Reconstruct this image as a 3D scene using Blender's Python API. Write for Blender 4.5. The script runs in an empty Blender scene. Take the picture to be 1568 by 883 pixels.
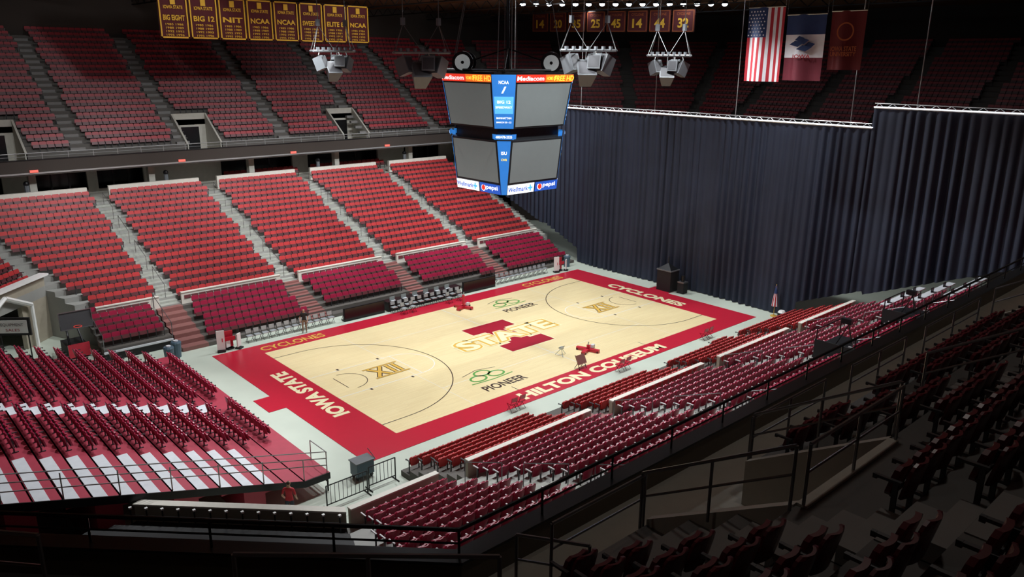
import bpy, math, random
import numpy as np
from mathutils import Vector, Matrix
random.seed(4)
SC=bpy.context.scene
COL=SC.collection
# ------------------------------------------------------------------ materials
MATS={}
def mat(name,col,rough=.6,metal=0.,emit=0.,noise=.12,scale=3.,bump=0.,ecol=None,spec=.5):
    m=bpy.data.materials.new(name); m.use_nodes=True
    nt=m.node_tree; b=nt.nodes['Principled BSDF']
    b.inputs['Roughness'].default_value=rough; b.inputs['Metallic'].default_value=metal
    b.inputs['Specular IOR Level'].default_value=spec
    tc=nt.nodes.new('ShaderNodeTexCoord'); nz=nt.nodes.new('ShaderNodeTexNoise')
    nz.inputs['Scale'].default_value=scale; nz.inputs['Detail'].default_value=3
    nt.links.new(tc.outputs['Object'],nz.inputs['Vector'])
    mx=nt.nodes.new('ShaderNodeMix'); mx.data_type='RGBA'
    mx.inputs[6].default_value=(*[c*(1-noise) for c in col],1); mx.inputs[7].default_value=(*[min(1,c*(1+noise)) for c in col],1)
    nt.links.new(nz.outputs['Fac'],mx.inputs[0]); nt.links.new(mx.outputs[2],b.inputs['Base Color'])
    if emit>0:
        b.inputs['Emission Color'].default_value=(*(ecol or col),1); b.inputs['Emission Strength'].default_value=emit
    if bump>0:
        bp=nt.nodes.new('ShaderNodeBump'); bp.inputs['Strength'].default_value=bump
        nt.links.new(nz.outputs['Fac'],bp.inputs['Height']); nt.links.new(bp.outputs['Normal'],b.inputs['Normal'])
    MATS[name]=m; return m
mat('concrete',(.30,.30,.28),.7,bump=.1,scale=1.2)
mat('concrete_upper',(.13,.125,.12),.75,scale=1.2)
mat('concrete_floor',(.56,.62,.53),.42,scale=.5,noise=.1)
mat('concrete_light',(.50,.48,.42),.7)
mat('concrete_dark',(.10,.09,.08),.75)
mat('aisle_step',(.36,.37,.33),.6)
mat('aisle_upper',(.20,.19,.18),.6)
mat('step_brown',(.24,.10,.09),.6)
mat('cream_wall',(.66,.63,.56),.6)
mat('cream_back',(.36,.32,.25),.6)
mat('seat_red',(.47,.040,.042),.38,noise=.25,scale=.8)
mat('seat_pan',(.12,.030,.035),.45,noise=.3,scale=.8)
mat('seat_maroon',(.32,.014,.050),.33,noise=.25,scale=.8)
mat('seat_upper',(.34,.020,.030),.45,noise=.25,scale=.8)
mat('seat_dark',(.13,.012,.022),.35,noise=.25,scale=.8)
mat('seat_metal',(.07,.07,.075),.4,.3)
mat('arm_grey',(.66,.63,.64),.3)
mat('chair_silver',(.45,.50,.52),.3,.4)
mat('red_paint',(.52,.016,.040),.28,noise=.05)
mat('red_carpet',(.38,.035,.065),.55)
mat('white_plank',(.68,.70,.74),.35)
mat('white_paint',(.85,.85,.83),.35,noise=.03)
mat('cream_paint',(.88,.80,.50),.35,noise=.03)
mat('gold_paint',(.72,.44,.08),.35,noise=.05)
mat('black_line',(.05,.03,.025),.35)
mat('logo_red',(.36,.012,.03),.3)
mat('logo_green',(.12,.36,.08),.35)
mat('black_metal',(.015,.015,.017),.35,.4)
mat('rail_metal',(.22,.22,.23),.3,.7)
mat('rail_light',(.42,.42,.42),.35,.5)
mat('cable',(.12,.12,.12),.5,.3)
mat('black_matte',(.010,.010,.011),.7)
mat('dark_wall',(.045,.034,.028),.85,scale=.4)
mat('brown_wall',(.11,.085,.06),.6,scale=.4)
mat('ceiling_brown',(.22,.10,.045),.9,scale=.3)
mat('curtain_cloth',(.014,.020,.040),.7,scale=.6,noise=.3)
mat('truss_white',(.85,.87,.9),.4,emit=1.1,ecol=(.9,.95,1))  # no lamp: emission paints in ceiling light catching the truss top
mat('lamp',(1,1,1),.4,emit=40,ecol=(.75,.88,1))
mat('screen',(.16,.18,.18),.4,noise=.05,emit=.07,ecol=(.8,.95,.95))  # screens are off; faint emission stands in for light on their grey
mat('housing',(.03,.033,.037),.4,.3)
mat('led_blue',(.02,.12,.4),.4,emit=.7,ecol=(.03,.22,.65))
mat('led_blue2',(.1,.4,.7),.4,emit=.8,ecol=(.10,.45,.80))
mat('led_red',(.5,.02,.01),.4,emit=.9,ecol=(.80,.04,.02))
mat('led_orange',(.6,.1,.01),.4,emit=.9,ecol=(.85,.16,.02))
mat('led_yellow',(.8,.6,.02),.4,emit=1.,ecol=(1,.72,.08))
mat('led_white',(.9,.9,.9),.4,emit=1.0,ecol=(.95,.97,1))
mat('exit_red',(.6,.1,.08),.4,emit=.6,ecol=(1,.2,.15))
mat('speaker_grey',(.13,.14,.15),.5)
mat('disc_grey',(.4,.42,.42),.5,emit=.16,ecol=(.8,.9,.9))  # emission replaces light the discs miss by facing away from lamps
mat('speaker_grille',(.05,.05,.055),.6)
mat('banner_maroon',(.09,.008,.010),.8)
mat('banner_gold',(.80,.44,.03),.7)
mat('banner_dim',(.36,.09,.02),.8)
mat('flag_red',(.46,.02,.035),.8); mat('flag_white',(.80,.80,.84),.8); mat('flag_blue',(.02,.045,.14),.8)
mat('flag_deep',(.12,.006,.008),.8); mat('flag_dullred',(.16,.015,.03),.8)
mat('skin',(.50,.28,.19),.5); mat('hair',(.04,.02,.012),.6)
mat('shirt_red',(.45,.015,.03),.7); mat('shirt_black',(.02,.02,.02),.7); mat('pants',(.03,.035,.05),.8); mat('pants_tan',(.25,.19,.12),.8)
mat('shoe',(.02,.02,.02),.5); mat('bin_blue',(.07,.12,.16),.5)
mat('window_black',(.006,.006,.007),.25)
mat('pepsi_blue',(.02,.06,.35),.4,emit=.7,ecol=(.02,.12,.6))
def wood():
    m=bpy.data.materials.new('hardwood'); m.use_nodes=True; nt=m.node_tree; b=nt.nodes['Principled BSDF']
    tc=nt.nodes.new('ShaderNodeTexCoord')
    br=nt.nodes.new('ShaderNodeTexBrick'); br.inputs['Scale'].default_value=1.
    br.inputs['Brick Width'].default_value=1.6; br.inputs['Row Height'].default_value=.12
    br.inputs['Mortar Size'].default_value=.003
    br.inputs['Color1'].default_value=(.93,.78,.45,1); br.inputs['Color2'].default_value=(.88,.72,.40,1); br.inputs['Mortar'].default_value=(.66,.50,.27,1)
    nt.links.new(tc.outputs['Object'],br.inputs['Vector'])
    nz=nt.nodes.new('ShaderNodeTexNoise'); nz.inputs['Scale'].default_value=2.5
    mp=nt.nodes.new('ShaderNodeMapping'); mp.inputs['Scale'].default_value=(.3,6,1)
    nt.links.new(tc.outputs['Object'],mp.inputs['Vector']); nt.links.new(mp.outputs['Vector'],nz.inputs['Vector'])
    mx=nt.nodes.new('ShaderNodeMix'); mx.data_type='RGBA'; mx.blend_type='MULTIPLY'; mx.inputs[0].default_value=.12
    nt.links.new(br.outputs['Color'],mx.inputs[6]); nt.links.new(nz.outputs['Fac'],mx.inputs[7])
    nt.links.new(mx.outputs[2],b.inputs['Base Color']); b.inputs['Roughness'].default_value=.3
    MATS['hardwood']=m
wood()
# ------------------------------------------------------------------ mesh builder
def V3(*a): return np.array(a,float)
def nrm(v): v=np.array(v,float); return v/np.linalg.norm(v)
TXT={}
def text_geo(s,bold=.0):
    key=(s,bold)
    if key in TXT: return TXT[key]
    cu=bpy.data.curves.new('t','FONT'); cu.body=s; cu.offset=bold; cu.resolution_u=3
    ob=bpy.data.objects.new('t',cu); COL.objects.link(ob)
    bpy.context.view_layer.update()
    dg=bpy.context.evaluated_depsgraph_get(); ev=ob.evaluated_get(dg); me=ev.to_mesh()
    v=np.array([tuple(x.co) for x in me.vertices]); f=[tuple(p.vertices) for p in me.polygons]
    ev.to_mesh_clear(); bpy.data.objects.remove(ob); bpy.data.curves.remove(cu)
    mn=v.min(0); mx=v.max(0); v=(v-(mn+mx)/2); d=np.maximum(mx-mn,1e-6); v[:,0]/=d[0]; v[:,1]/=d[1]
    TXT[key]=(v,f); return TXT[key]
class MB:
    def __init__(s): s.V=[];s.L=[];s.S=[];s.M=[];s.n=0;s.names=[]
    def mi(s,name):
        if name not in s.names: s.names.append(name)
        return s.names.index(name)
    def add(s,v,f,m):
        v=np.array(v,float).reshape(-1,3); i=s.mi(m)
        s.V.append(v); s.S.append(np.array([len(x) for x in f],int))
        s.L.append(np.array([q+s.n for x in f for q in x],int)); s.M.append(np.full(len(f),i,int)); s.n+=len(v)
    def quad(s,a,b,c,d,m): s.add([a,b,c,d],[(0,1,2,3)],m)
    def box(s,c,sz,m,R=None):
        h=np.array(sz,float)/2
        v=np.array([(x,y,z) for x in(-1,1) for y in(-1,1) for z in(-1,1)],float)*h
        if R is not None: v=v@np.array(R).T
        s.add(v+np.array(c,float),[(0,1,3,2),(4,6,7,5),(0,4,5,1),(2,3,7,6),(0,2,6,4),(1,5,7,3)],m)
    def b2(s,lo,hi,m): lo=np.array(lo,float);hi=np.array(hi,float); s.box((lo+hi)/2,hi-lo,m)
    def tube(s,p,q,r,m,n=6,r2=None):
        p=np.array(p,float);q=np.array(q,float);d=nrm(q-p); r2=r if r2 is None else r2
        u=nrm(np.cross(d,(0,0,1) if abs(d[2])<.9 else (1,0,0))); w=np.cross(d,u)
        a=np.arange(n)*2*math.pi/n; c=np.cos(a)[:,None]*u+np.sin(a)[:,None]*w
        v=np.vstack([p+c*r,q+c*r2]); f=[(i,(i+1)%n,n+(i+1)%n,n+i) for i in range(n)]+[tuple(range(n))[::-1],tuple(range(n,2*n))]
        s.add(v,f,m)
    def path(s,pts,r,m,n=6):
        for a,b in zip(pts[:-1],pts[1:]): s.tube(a,b,r,m,n)
    def text(s,t,c,ux,uy,w,h,m,bold=.0):
        v,f=text_geo(t,bold); ux=nrm(ux);uy=nrm(uy)
        s.add(np.array(c,float)+v[:,0:1]*w*ux+v[:,1:2]*h*uy,f,m)
    def prism(s,poly,vec,m):
        p=np.array(poly,float); n=len(p); v=np.vstack([p,p+np.array(vec,float)])
        s.add(v,[tuple(range(n))[::-1],tuple(range(n,2*n))]+[(i,(i+1)%n,n+(i+1)%n,n+i) for i in range(n)],m)
    def ball(s,c,r,m,sx=1,sy=1,sz=1,nu=10,nv=7):
        v=[];f=[]
        for j in range(nv+1):
            th=math.pi*j/nv
            for i in range(nu):
                a=2*math.pi*i/nu; v.append((c[0]+r*sx*math.sin(th)*math.cos(a),c[1]+r*sy*math.sin(th)*math.sin(a),c[2]+r*sz*math.cos(th)))
        for j in range(nv):
            for i in range(nu): f.append((j*nu+i,(j+1)*nu+i,(j+1)*nu+(i+1)%nu,j*nu+(i+1)%nu))
        s.add(v,f,m)
    def flat(s): return np.vstack(s.V),np.concatenate(s.S),np.concatenate(s.L),np.concatenate(s.M),s.names
    def inst(s,T,pos,R):
        tv,ts,tl,tm,nm=T; pos=np.array(pos,float).reshape(-1,3); N=len(pos)
        if N==0: return
        mp=np.array([s.mi(x) for x in nm]); k=len(tv)
        s.V.append(((tv@np.array(R).T)[None]+pos[:,None]).reshape(-1,3))
        s.L.append((tl[None]+(np.arange(N)*k)[:,None]+s.n).ravel()); s.S.append(np.tile(ts,N)); s.M.append(np.tile(mp[tm],N)); s.n+=N*k
    def make(s,name,smooth=False,parent=None):
        v,S,L,M,nm=s.flat(); me=bpy.data.meshes.new(name)
        me.vertices.add(len(v)); me.vertices.foreach_set('co',v.ravel())
        me.loops.add(len(L)); me.loops.foreach_set('vertex_index',L.astype(np.int32))
        me.polygons.add(len(S)); st=np.concatenate([[0],np.cumsum(S)[:-1]]).astype(np.int32)
        me.polygons.foreach_set('loop_start',st)
        me.polygons.foreach_set('material_index',M.astype(np.int32))
        for x in nm: me.materials.append(MATS[x])
        me.update(calc_edges=True); me.validate()
        me.polygons.foreach_set('use_smooth',[smooth]*len(me.polygons))
        ob=bpy.data.objects.new(name,me); COL.objects.link(ob)
        if parent: ob.parent=parent
        return ob
def RZ(a): c,s=math.cos(a),math.sin(a); return np.array([[c,-s,0],[s,c,0],[0,0,1]])
def RX(a): c,s=math.cos(a),math.sin(a); return np.array([[1,0,0],[0,c,-s],[0,s,c]])
CE=24.55
# ------------------------------------------------------------------ camera
cam=bpy.data.cameras.new('camera'); co=bpy.data.objects.new('camera',cam); COL.objects.link(co)
fw=Vector((.6446,.7122,-.2775)).normalized(); up0=Vector((.1797,.2116,.9607))
rt=fw.cross(up0).normalized(); up=rt.cross(fw)
co.matrix_world=Matrix(((rt.x,up.x,-fw.x,-20.16),(rt.y,up.y,-fw.y,-31.03),(rt.z,up.z,-fw.z,18.36),(0,0,0,1)))
cam.sensor_width=36; cam.lens=27.5; cam.clip_end=600; cam.clip_start=.1
SC.camera=co
# ------------------------------------------------------------------ bowl plan
CX,CY=14.3,7.62; T=math.tan(math.radians(22.5))
def vert(i,o):
    a=28+o*T; b=30.4+o; c=42+o; d=16.4+o*T
    return V3(*[(-a,b),(a,b),(c,d),(c,-d),(a,-b),(-a,-b),(-c,-d),(-c,d)][i%8],0)+V3(CX,CY,0)
SIDE={'far':(0,1),'fr':(1,2),'right':(2,3),'nr':(3,4),'near':(4,5),'nl':(5,6),'left':(6,7),'fl':(7,0)}
q=math.sqrt(.5)
INW={'far':(0,-1),'near':(0,1),'left':(1,0),'right':(-1,0),'fl':(q,-q),'nl':(q,q),'fr':(-q,-q),'nr':(-q,q)}
def edge(side,o,clip=None):
    i,j=SIDE[side]; a=vert(i,o);b=vert(j,o)
    if clip: a[0]=min(max(a[0],clip[0]),clip[1]); b[0]=min(max(b[0],clip[0]),clip[1])
    return a,b
def Z(p,z): return V3(p[0],p[1],z)
def segs(side,k,holes):
    hs=sorted([h for h in holes if k<h[2]]); 
    if side=='near': hs=hs[::-1]
    out=[];cur=None
    for h in hs:
        lo,hi=(h[0],h[1]) if side=='far' else (h[1],h[0])
        out.append((cur,lo)); cur=hi
    out.append((cur,None)); return out
def ep(side,o,clip,e,which):
    a,b=edge(side,o,clip); p=(a,b)[which]
    if e is not None: p=p.copy(); p[0]=e
    return p
def tiers(mb,side,o0,dep,z0,rise,n,clip=None,mt='concrete',mr='concrete',holes=(),zb=None):
    for k in range(n):
        o=o0+k*dep; z=z0+k*rise
        for e0,e1 in segs(side,k,holes):
            a=ep(side,o,clip,e0,0);b=ep(side,o,clip,e1,1);c=ep(side,o+dep,clip,e1,1);d=ep(side,o+dep,clip,e0,0)
            zl=z-rise if (k>0 or zb is None) else zb
            mb.quad(Z(a,z),Z(b,z),Z(c,z),Z(d,z),mt); mb.quad(Z(a,zl),Z(b,zl),Z(b,z),Z(a,z),mr)
            if zb is not None:
                mb.quad(Z(a,zb),Z(a,z),Z(d,z),Z(d,zb),mr); mb.quad(Z(b,zb),Z(c,zb),Z(c,z),Z(b,z),mr)
    if zb is not None:
        a,b=edge(side,o0+n*dep,clip); mb.quad(Z(a,zb),Z(b,zb),Z(b,z0+(n-1)*rise),Z(a,z0+(n-1)*rise),mr)
def seatrows(mb,tm,side,o0,dep,z0,rise,n,clip=None,aisles=(),aw=.7,pitch=.53,skip=None,k0=0,em=.75,off=.6):
    iw=INW[side]; R=RZ(math.atan2(iw[1],iw[0])-math.pi/2)
    for k in range(k0,n):
        o=o0+k*dep+dep*off; a,b=edge(side,o,clip); L=np.linalg.norm(b-a)
        if L<2*em+.5: continue
        t=np.arange(em+pitch*((k*.37)%1),L-em,pitch); P=a+(t/L)[:,None]*(b-a)
        lat=P[:,0] if side in('far','near') else t-L/2
        ok=np.ones(len(t),bool)
        for s in aisles: ok&=abs(lat-s)>aw
        if skip is not None: ok&=~np.array([skip(x,k) for x in lat])
        P=P[ok]; P[:,2]=z0+k*rise
        mb.inst(tm,P,R)
def aislesteps(mb,side,o0,dep,z0,rise,n,aisles,w=1.25,m='aisle_step',k0=0):
    for x in aisles:
        for k in range(k0,n):
            o=o0+k*dep; y0=edge(side,o)[0][1]; y1=edge(side,o+dep)[0][1]; z=z0+k*rise
            mb.b2((x-w/2,min(y0,y1)+.01,z),(x+w/2,max(y0,y1)-.01,z+.015),m)
            if k<n-1:
                ym=y0+(y1-y0)*.55
                mb.b2((x-w/2,min(ym,y1),z),(x+w/2,max(ym,y1),z+rise/2),m)
# ------------------------------------------------------------------ seats templates (x lateral, +y toward court)
def seat_lo(red,arm='seat_metal',pan='seat_pan'):
    t=MB(); W=.25
    def tilt(p,a=.2): return [(x,y-(z-.4)*a,z) for x,y,z in p]
    out=[(-W,0,.50),(W,0,.50),(W,0,.80),(W-.05,0,.86),(-W+.05,0,.86),(-W,0,.80)]
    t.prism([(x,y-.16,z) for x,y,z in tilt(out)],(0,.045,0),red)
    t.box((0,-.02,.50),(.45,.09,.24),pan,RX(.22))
    t.box((-.265,.0,.60),(.035,.30,.04),arm); t.box((-.265,-.06,.30),(.04,.07,.60),'seat_metal')
    return t.flat()
def seat_hi(red,arm='seat_metal',pan=None):
    t=MB()
    def shell(zs,ws,yo,curv,th,lean,m):
        nx=6; F=[];
        for z,w in zip(zs,ws):
            for i in range(nx+1):
                u=-1+2*i/nx; F.append((u*w,yo-(z-.4)*lean-curv*(1-u*u),z))
        F=np.array(F); B=F.copy(); B[:,1]-=th; n=len(F); fs=[]; c=nx+1; nz=len(zs)
        for j in range(nz-1):
            for i in range(nx):
                a=j*c+i; fs+=[(a,a+1,a+c+1,a+c),(n+a+c,n+a+c+1,n+a+1,n+a)]
        for i in range(nx): fs+=[(n+i,n+i+1,i+1,i),((nz-1)*c+i,(nz-1)*c+i+1,n+(nz-1)*c+i+1,n+(nz-1)*c+i)]
        for j in range(nz-1): fs+=[(j*c,(j+1)*c,n+(j+1)*c,n+j*c),(j*c+nx,n+j*c+nx,n+(j+1)*c+nx,(j+1)*c+nx)]
        t.add(np.vstack([F,B]),fs,m)
    shell([.38,.5,.68,.78,.83,.855],[.21,.23,.235,.225,.19,.12],-.10,.05,.035,.22,red)
    shell([.36,.42,.60,.72,.76],[.16,.21,.215,.20,.13],.07,.03,.06,.25,pan or red)
    t.box((-.265,.03,.61),(.05,.32,.035),arm); t.box((-.265,.17,.60),(.045,.05,.06),arm)
    t.box((-.265,-.07,.31),(.035,.06,.60),'seat_metal'); t.box((-.265,-.03,.02),(.06,.22,.03),'seat_metal')
    t.tube((-.265,-.03,.42),(.265,-.03,.42),.02,'seat_metal',5)
    return t.flat()
S_red=seat_lo('seat_red'); S_mar=seat_lo('seat_maroon'); S_up=seat_lo('seat_upper')
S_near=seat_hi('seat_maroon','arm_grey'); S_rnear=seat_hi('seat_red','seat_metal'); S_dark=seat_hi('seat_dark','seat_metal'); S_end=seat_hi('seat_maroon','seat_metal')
# ------------------------------------------------------------------ room shell
m=MB(); m.b2((-50,-50,-.3),(80,66,-.01),'concrete_floor'); m.make('floor')
m=MB(); m.b2((-50,-50,24.6),(80,66,24.9),'ceiling_brown'); m.make('ceiling')
for sd,nm in [('far','wall_far'),('near','wall_near'),('left','wall_left'),('right','wall_right'),('fl','wall_far_left'),('fr','wall_far_right'),('nl','wall_near_left'),('nr','wall_near_right')]:
    m=MB(); a,b=edge(sd,17.6); c,d=edge(sd,17.9)
    P=[Z(a,0),Z(b,0),Z(d,0),Z(c,0)]; m.prism(P,(0,0,24.6),'dark_wall'); m.make(nm)
m=MB()
for x in range(-20,55,9):
    m.b2((x-.1,-40,24.3),(x+.1,56,24.45),'ceiling_brown'); m.b2((x-.07,-40,23.5),(x+.07,56,23.6),'black_matte')
    for i in range(48):
        y=-40+i*2; m.tube((x,y,23.55),(x,y+1,24.35),.05,'black_matte',4); m.tube((x,y+1,24.35),(x,y+2,23.55),.05,'black_matte',4)
m.make('roof_truss')
# ------------------------------------------------------------------ lower fixed stands
AX=[-2.85,6.1,15.2,24.2,33.2]
LO=dict(o0=-14.4,dep=.847,z0=1.9,rise=.338,n=17)
CF=(-60,34.0)
for sd in('far','near'):
    g=MB(); tiers(g,sd,clip=CF,zb=0,**LO); aislesteps(g,sd,aisles=AX,**LO)
    y=edge(sd,-14.4)[0][1]; s=1 if sd=='far' else -1
    xs=[-7.6]+AX
    for i in range(len(xs)-1):
        lo=xs[i]+(.0 if i==0 else .75); hi=xs[i+1]-.75
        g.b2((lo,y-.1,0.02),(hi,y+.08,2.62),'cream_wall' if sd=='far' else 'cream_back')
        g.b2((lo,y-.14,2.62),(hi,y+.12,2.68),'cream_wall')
    yt=edge(sd,0)[0][1]; xs=[-13.4]+AX
    for i in range(len(xs)-1):
        lo=xs[i]+.8; hi=xs[i+1]-.8
        g.b2((lo,min(yt,yt+.3*s),7.0),(hi,max(yt,yt+.3*s),8.45),'cream_wall')
    # centre-of-aisle hand rails
    for x in AX[:4]:
        for k in range(1,16,4):
            o1=-14.4+k*.847; o2=o1+2.2; y1=edge(sd,o1)[0][1]; y2=edge(sd,o2)[0][1]; z1=1.9+k*.338+.95; z2=z1+.88
            g.tube((x,y1,z1),(x,y2,z2),.02,'rail_metal',5); g.tube((x,y1,z1-.95),(x,y1,z1),.02,'rail_metal',5); g.tube((x,y2,z2-.95),(x,y2,z2),.02,'rail_metal',5)
    g.make('grandstand')
    g=MB()
    seatrows(g,S_red if sd=='far' else S_near,sd,clip=CF,aisles=AX,**LO); g.make('stadium_seating')
g=MB(); LC=dict(o0=-14.4+5*.847,dep=.847,z0=1.9+5*.338,rise=.338,n=12)
tiers(g,'fl',zb=2.9,**LC); g.make('grandstand')
g=MB(); seatrows(g,S_red,'fl',aisles=[0],**LC); g.make('stadium_seating')
# near-left corner block: parapet with marker posts, bare tiers behind
g=MB(); tiers(g,'nl',zb=0,mt='black_matte',mr='black_matte',**LO)
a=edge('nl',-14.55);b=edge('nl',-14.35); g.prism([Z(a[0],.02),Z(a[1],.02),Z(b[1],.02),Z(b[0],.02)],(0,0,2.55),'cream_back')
a=edge('nl',-14.62);b=edge('nl',-14.28); g.prism([Z(a[0],2.57),Z(a[1],2.57),Z(b[1],2.57),Z(b[0],2.57)],(0,0,.07),'cream_wall')
a,b=edge('nl',-13.9)
for i in range(14):
    p=a+(b-a)*(i+.5)/14; g.tube(Z(p,1.9),Z(p,2.7),.03,'black_metal',5); g.box(Z(p,2.73),(.10,.10,.06),'white_paint')
g.tube(Z(a,2.4),Z(b,2.4),.03,'black_metal')
g.make('grandstand')
g=MB(); a,b=edge('fl',-10.16); u=nrm(b-a); iw=V3(*INW['fl'],0); L=np.linalg.norm(b-a)
ang=math.atan2(u[1],u[0])
def fb(t0,t1,o0,o1,z0,z1,m_,mb):
    c=a+u*(t0+t1)/2-iw*(o0+o1)/2+V3(0,0,(z0+z1)/2); mb.box(c,(t1-t0,abs(o1-o0),z1-z0),m_,RZ(ang))
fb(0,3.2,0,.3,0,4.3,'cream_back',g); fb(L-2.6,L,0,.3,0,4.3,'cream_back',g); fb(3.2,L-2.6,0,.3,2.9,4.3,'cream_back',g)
fb(3.2,L-2.6,3,3.1,0,3,'window_black',g); fb(-.2,L+.2,-.25,.4,4.3,4.42,'white_paint',g)  # black sheet stands in for the shade inside the portal
c0=a+u*(L*.62)
for sgn in(-1,1):
    p=c0+u*sgn*2.3
    g.tube(p+iw*.3,p+iw*.3+V3(0,0,2.9),.12,'white_paint'); g.tube(p+iw*.3+V3(0,0,2.9),c0+iw*.3+V3(0,0,4.0),.14,'white_paint')
g.make('corner_portal')
g=MB(); R=RZ(math.radians(-38)); c=V3(-12.6,21.6,3.0)
g.box(c,(2.0,.12,1.1),'black_matte',R); g.box(c+R@V3(0,-.08,0),(1.7,.03,.8),'white_paint',R); g.text('EQUIPMENT',c+R@V3(0,-.11,.12),R@V3(1,0,0),(0,0,1),1.3,.2,'black_line'); g.text('SALES',c+R@V3(0,-.11,-.2),R@V3(1,0,0),(0,0,1),.8,.16,'logo_red')
for dx in(-.8,.8): g.tube(c+R@V3(dx,0,-.5),V3(*(c+R@V3(dx,0,0))[:2],0),.04,'black_metal')
g.make('advertising_board')
# ------------------------------------------------------------------ retractable stands
g=MB(); h=MB()
for sd in('far','near'):
    s=1 if sd=='far' else -1; y0=18.9 if s>0 else -3.66
    for k in range(7):
        ya=y0+s*k*.7; yb=ya+s*.7; z=.25+k*.262
        g.b2((-2.2,min(ya,yb),.0),(33.0,max(ya,yb),z),'concrete_dark')
        for x in AX[1:4]:
            g.b2((x-.75,min(ya,yb),z),(x+.75,max(ya,yb),z+.012),'step_brown')
            ym=ya+s*.38; g.b2((x-.75,min(ym,yb),z),(x+.75,max(ym,yb),z+.13),'step_brown')
        xs=np.arange(-1.8+.53*((k*.37)%1),32.6,.53); ok=np.ones(len(xs),bool)
        for x in AX: ok&=abs(xs-x)>1.0
        if k==0: ok&=~((xs>7)&(xs<22))
        P=np.array([(x,ya+s*.42,z) for x in xs[ok]])
        h.inst(S_mar if s>0 else S_rnear,P,RZ(math.pi if s>0 else 0))
        if s>0:
            g.b2((-3.9,ya,0),(-2.2,yb,z),'step_brown')
            if k>=2:
                g.b2((-8.2,ya,z-.35),(-4.0,yb,z),'concrete_dark')
                xx=np.arange(-7.8,-4.1,.53); h.inst(S_mar,np.array([(x,ya+.4,z) for x in xx]),RZ(math.pi))
g.b2((-8.2,20.3,.0),(-4.0,20.36,.42),'black_matte'); g.b2((-8.25,20.2,.5),(-4,20.3,.62),'white_plank')
for x in(-8.2,-4.0):
    for k in range(3): g.tube((x,20.3+k*1.6,.7+k*.6),(x,20.3+k*1.6,1.7+k*.6),.025,'rail_metal')
    g.tube((x,20.3,1.7),(x,23.5,2.9),.025,'rail_metal')
g.make('retractable_stand'); h.make('stadium_seating')
# ------------------------------------------------------------------ end stand (left)
g=MB(); X0=-6.5; D=.9; Rz=.27; Z0=.9; NR=15; YA,YB=-2.7,16.3
g.b2((X0,YA,Z0-.12),(-5.3,YB,Z0),'red_carpet')
for y in np.arange(YA+.05,YB,1.6): g.tube((-5.4,y,0),(-5.4,y,Z0-.1),.04,'black_metal')
g.tube((-5.4,YA,.45),(-5.4,YB,.45),.03,'black_metal')
h=MB()
YS=np.array([y for y in np.arange(2.0,15.9,.53) if not(6.6<y<8.2)])
h.inst(S_end,np.array([(-5.95,y,Z0) for y in YS if y<15]),RZ(-math.pi/2))
for k in range(NR):
    x=X0-D*k; z=Z0+Rz*(k)
    g.b2((x-D,YA,0 if k%3==2 else z-.15),(x,YB,z),'red_carpet')
    g.b2((x-.06,YA,z-Rz),(x,YB,z),'black_matte')
    if k>=1: g.b2((x-D+.10,YA+.2,z),(x-D+.52,1.6,z+.02),'white_plank')
    g.b2((x-D,6.9,z),(x,7.9,z+.015),'white_plank'); g.b2((x-.4-D,6.9,z),(x-D+.05,7.9,z+Rz/2),'white_plank')  # white aisle treads imitate the band of glare across these seats
    h.inst(S_end,np.array([(x-.5,y,z) for y in YS]),RZ(-math.pi/2))
g.b2((X0-D*NR,YB,0),(-5.3,YB+.05,.8),'black_matte')
for k in range(NR):
    x=X0-D*k; z=Z0+Rz*k
    if k%2==0: g.tube((x,YA+.05,z),(x,YA+.05,z+1.0),.025,'rail_light')
for hh in(.35,.68,1.0): g.tube((-5.4,YA+.05,Z0+hh),(X0-D*NR,YA+.05,Z0+Rz*NR+hh),.022,'rail_light')
g.tube((-5.4,YA+.05,Z0),(-5.4,YA+.05,Z0+1),.025,'rail_light')
g.path([(-5.4,YA,Z0+1),(-5.4,YA+1.5,Z0+1),(-5.4,YA+1.5,Z0)],.022,'rail_light')
g.prism([(-5.3,YA,Z0-.3),(-5.3,YA,Z0),(X0,YA,Z0),(X0-D*NR,YA,Z0+Rz*NR),(X0-D*NR,YA,Z0+Rz*NR-.35),(X0,YA,Z0-.3)],(0,-.05,0),'black_metal')
g.make('riser_platform'); h.make('stadium_seating')
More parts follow.
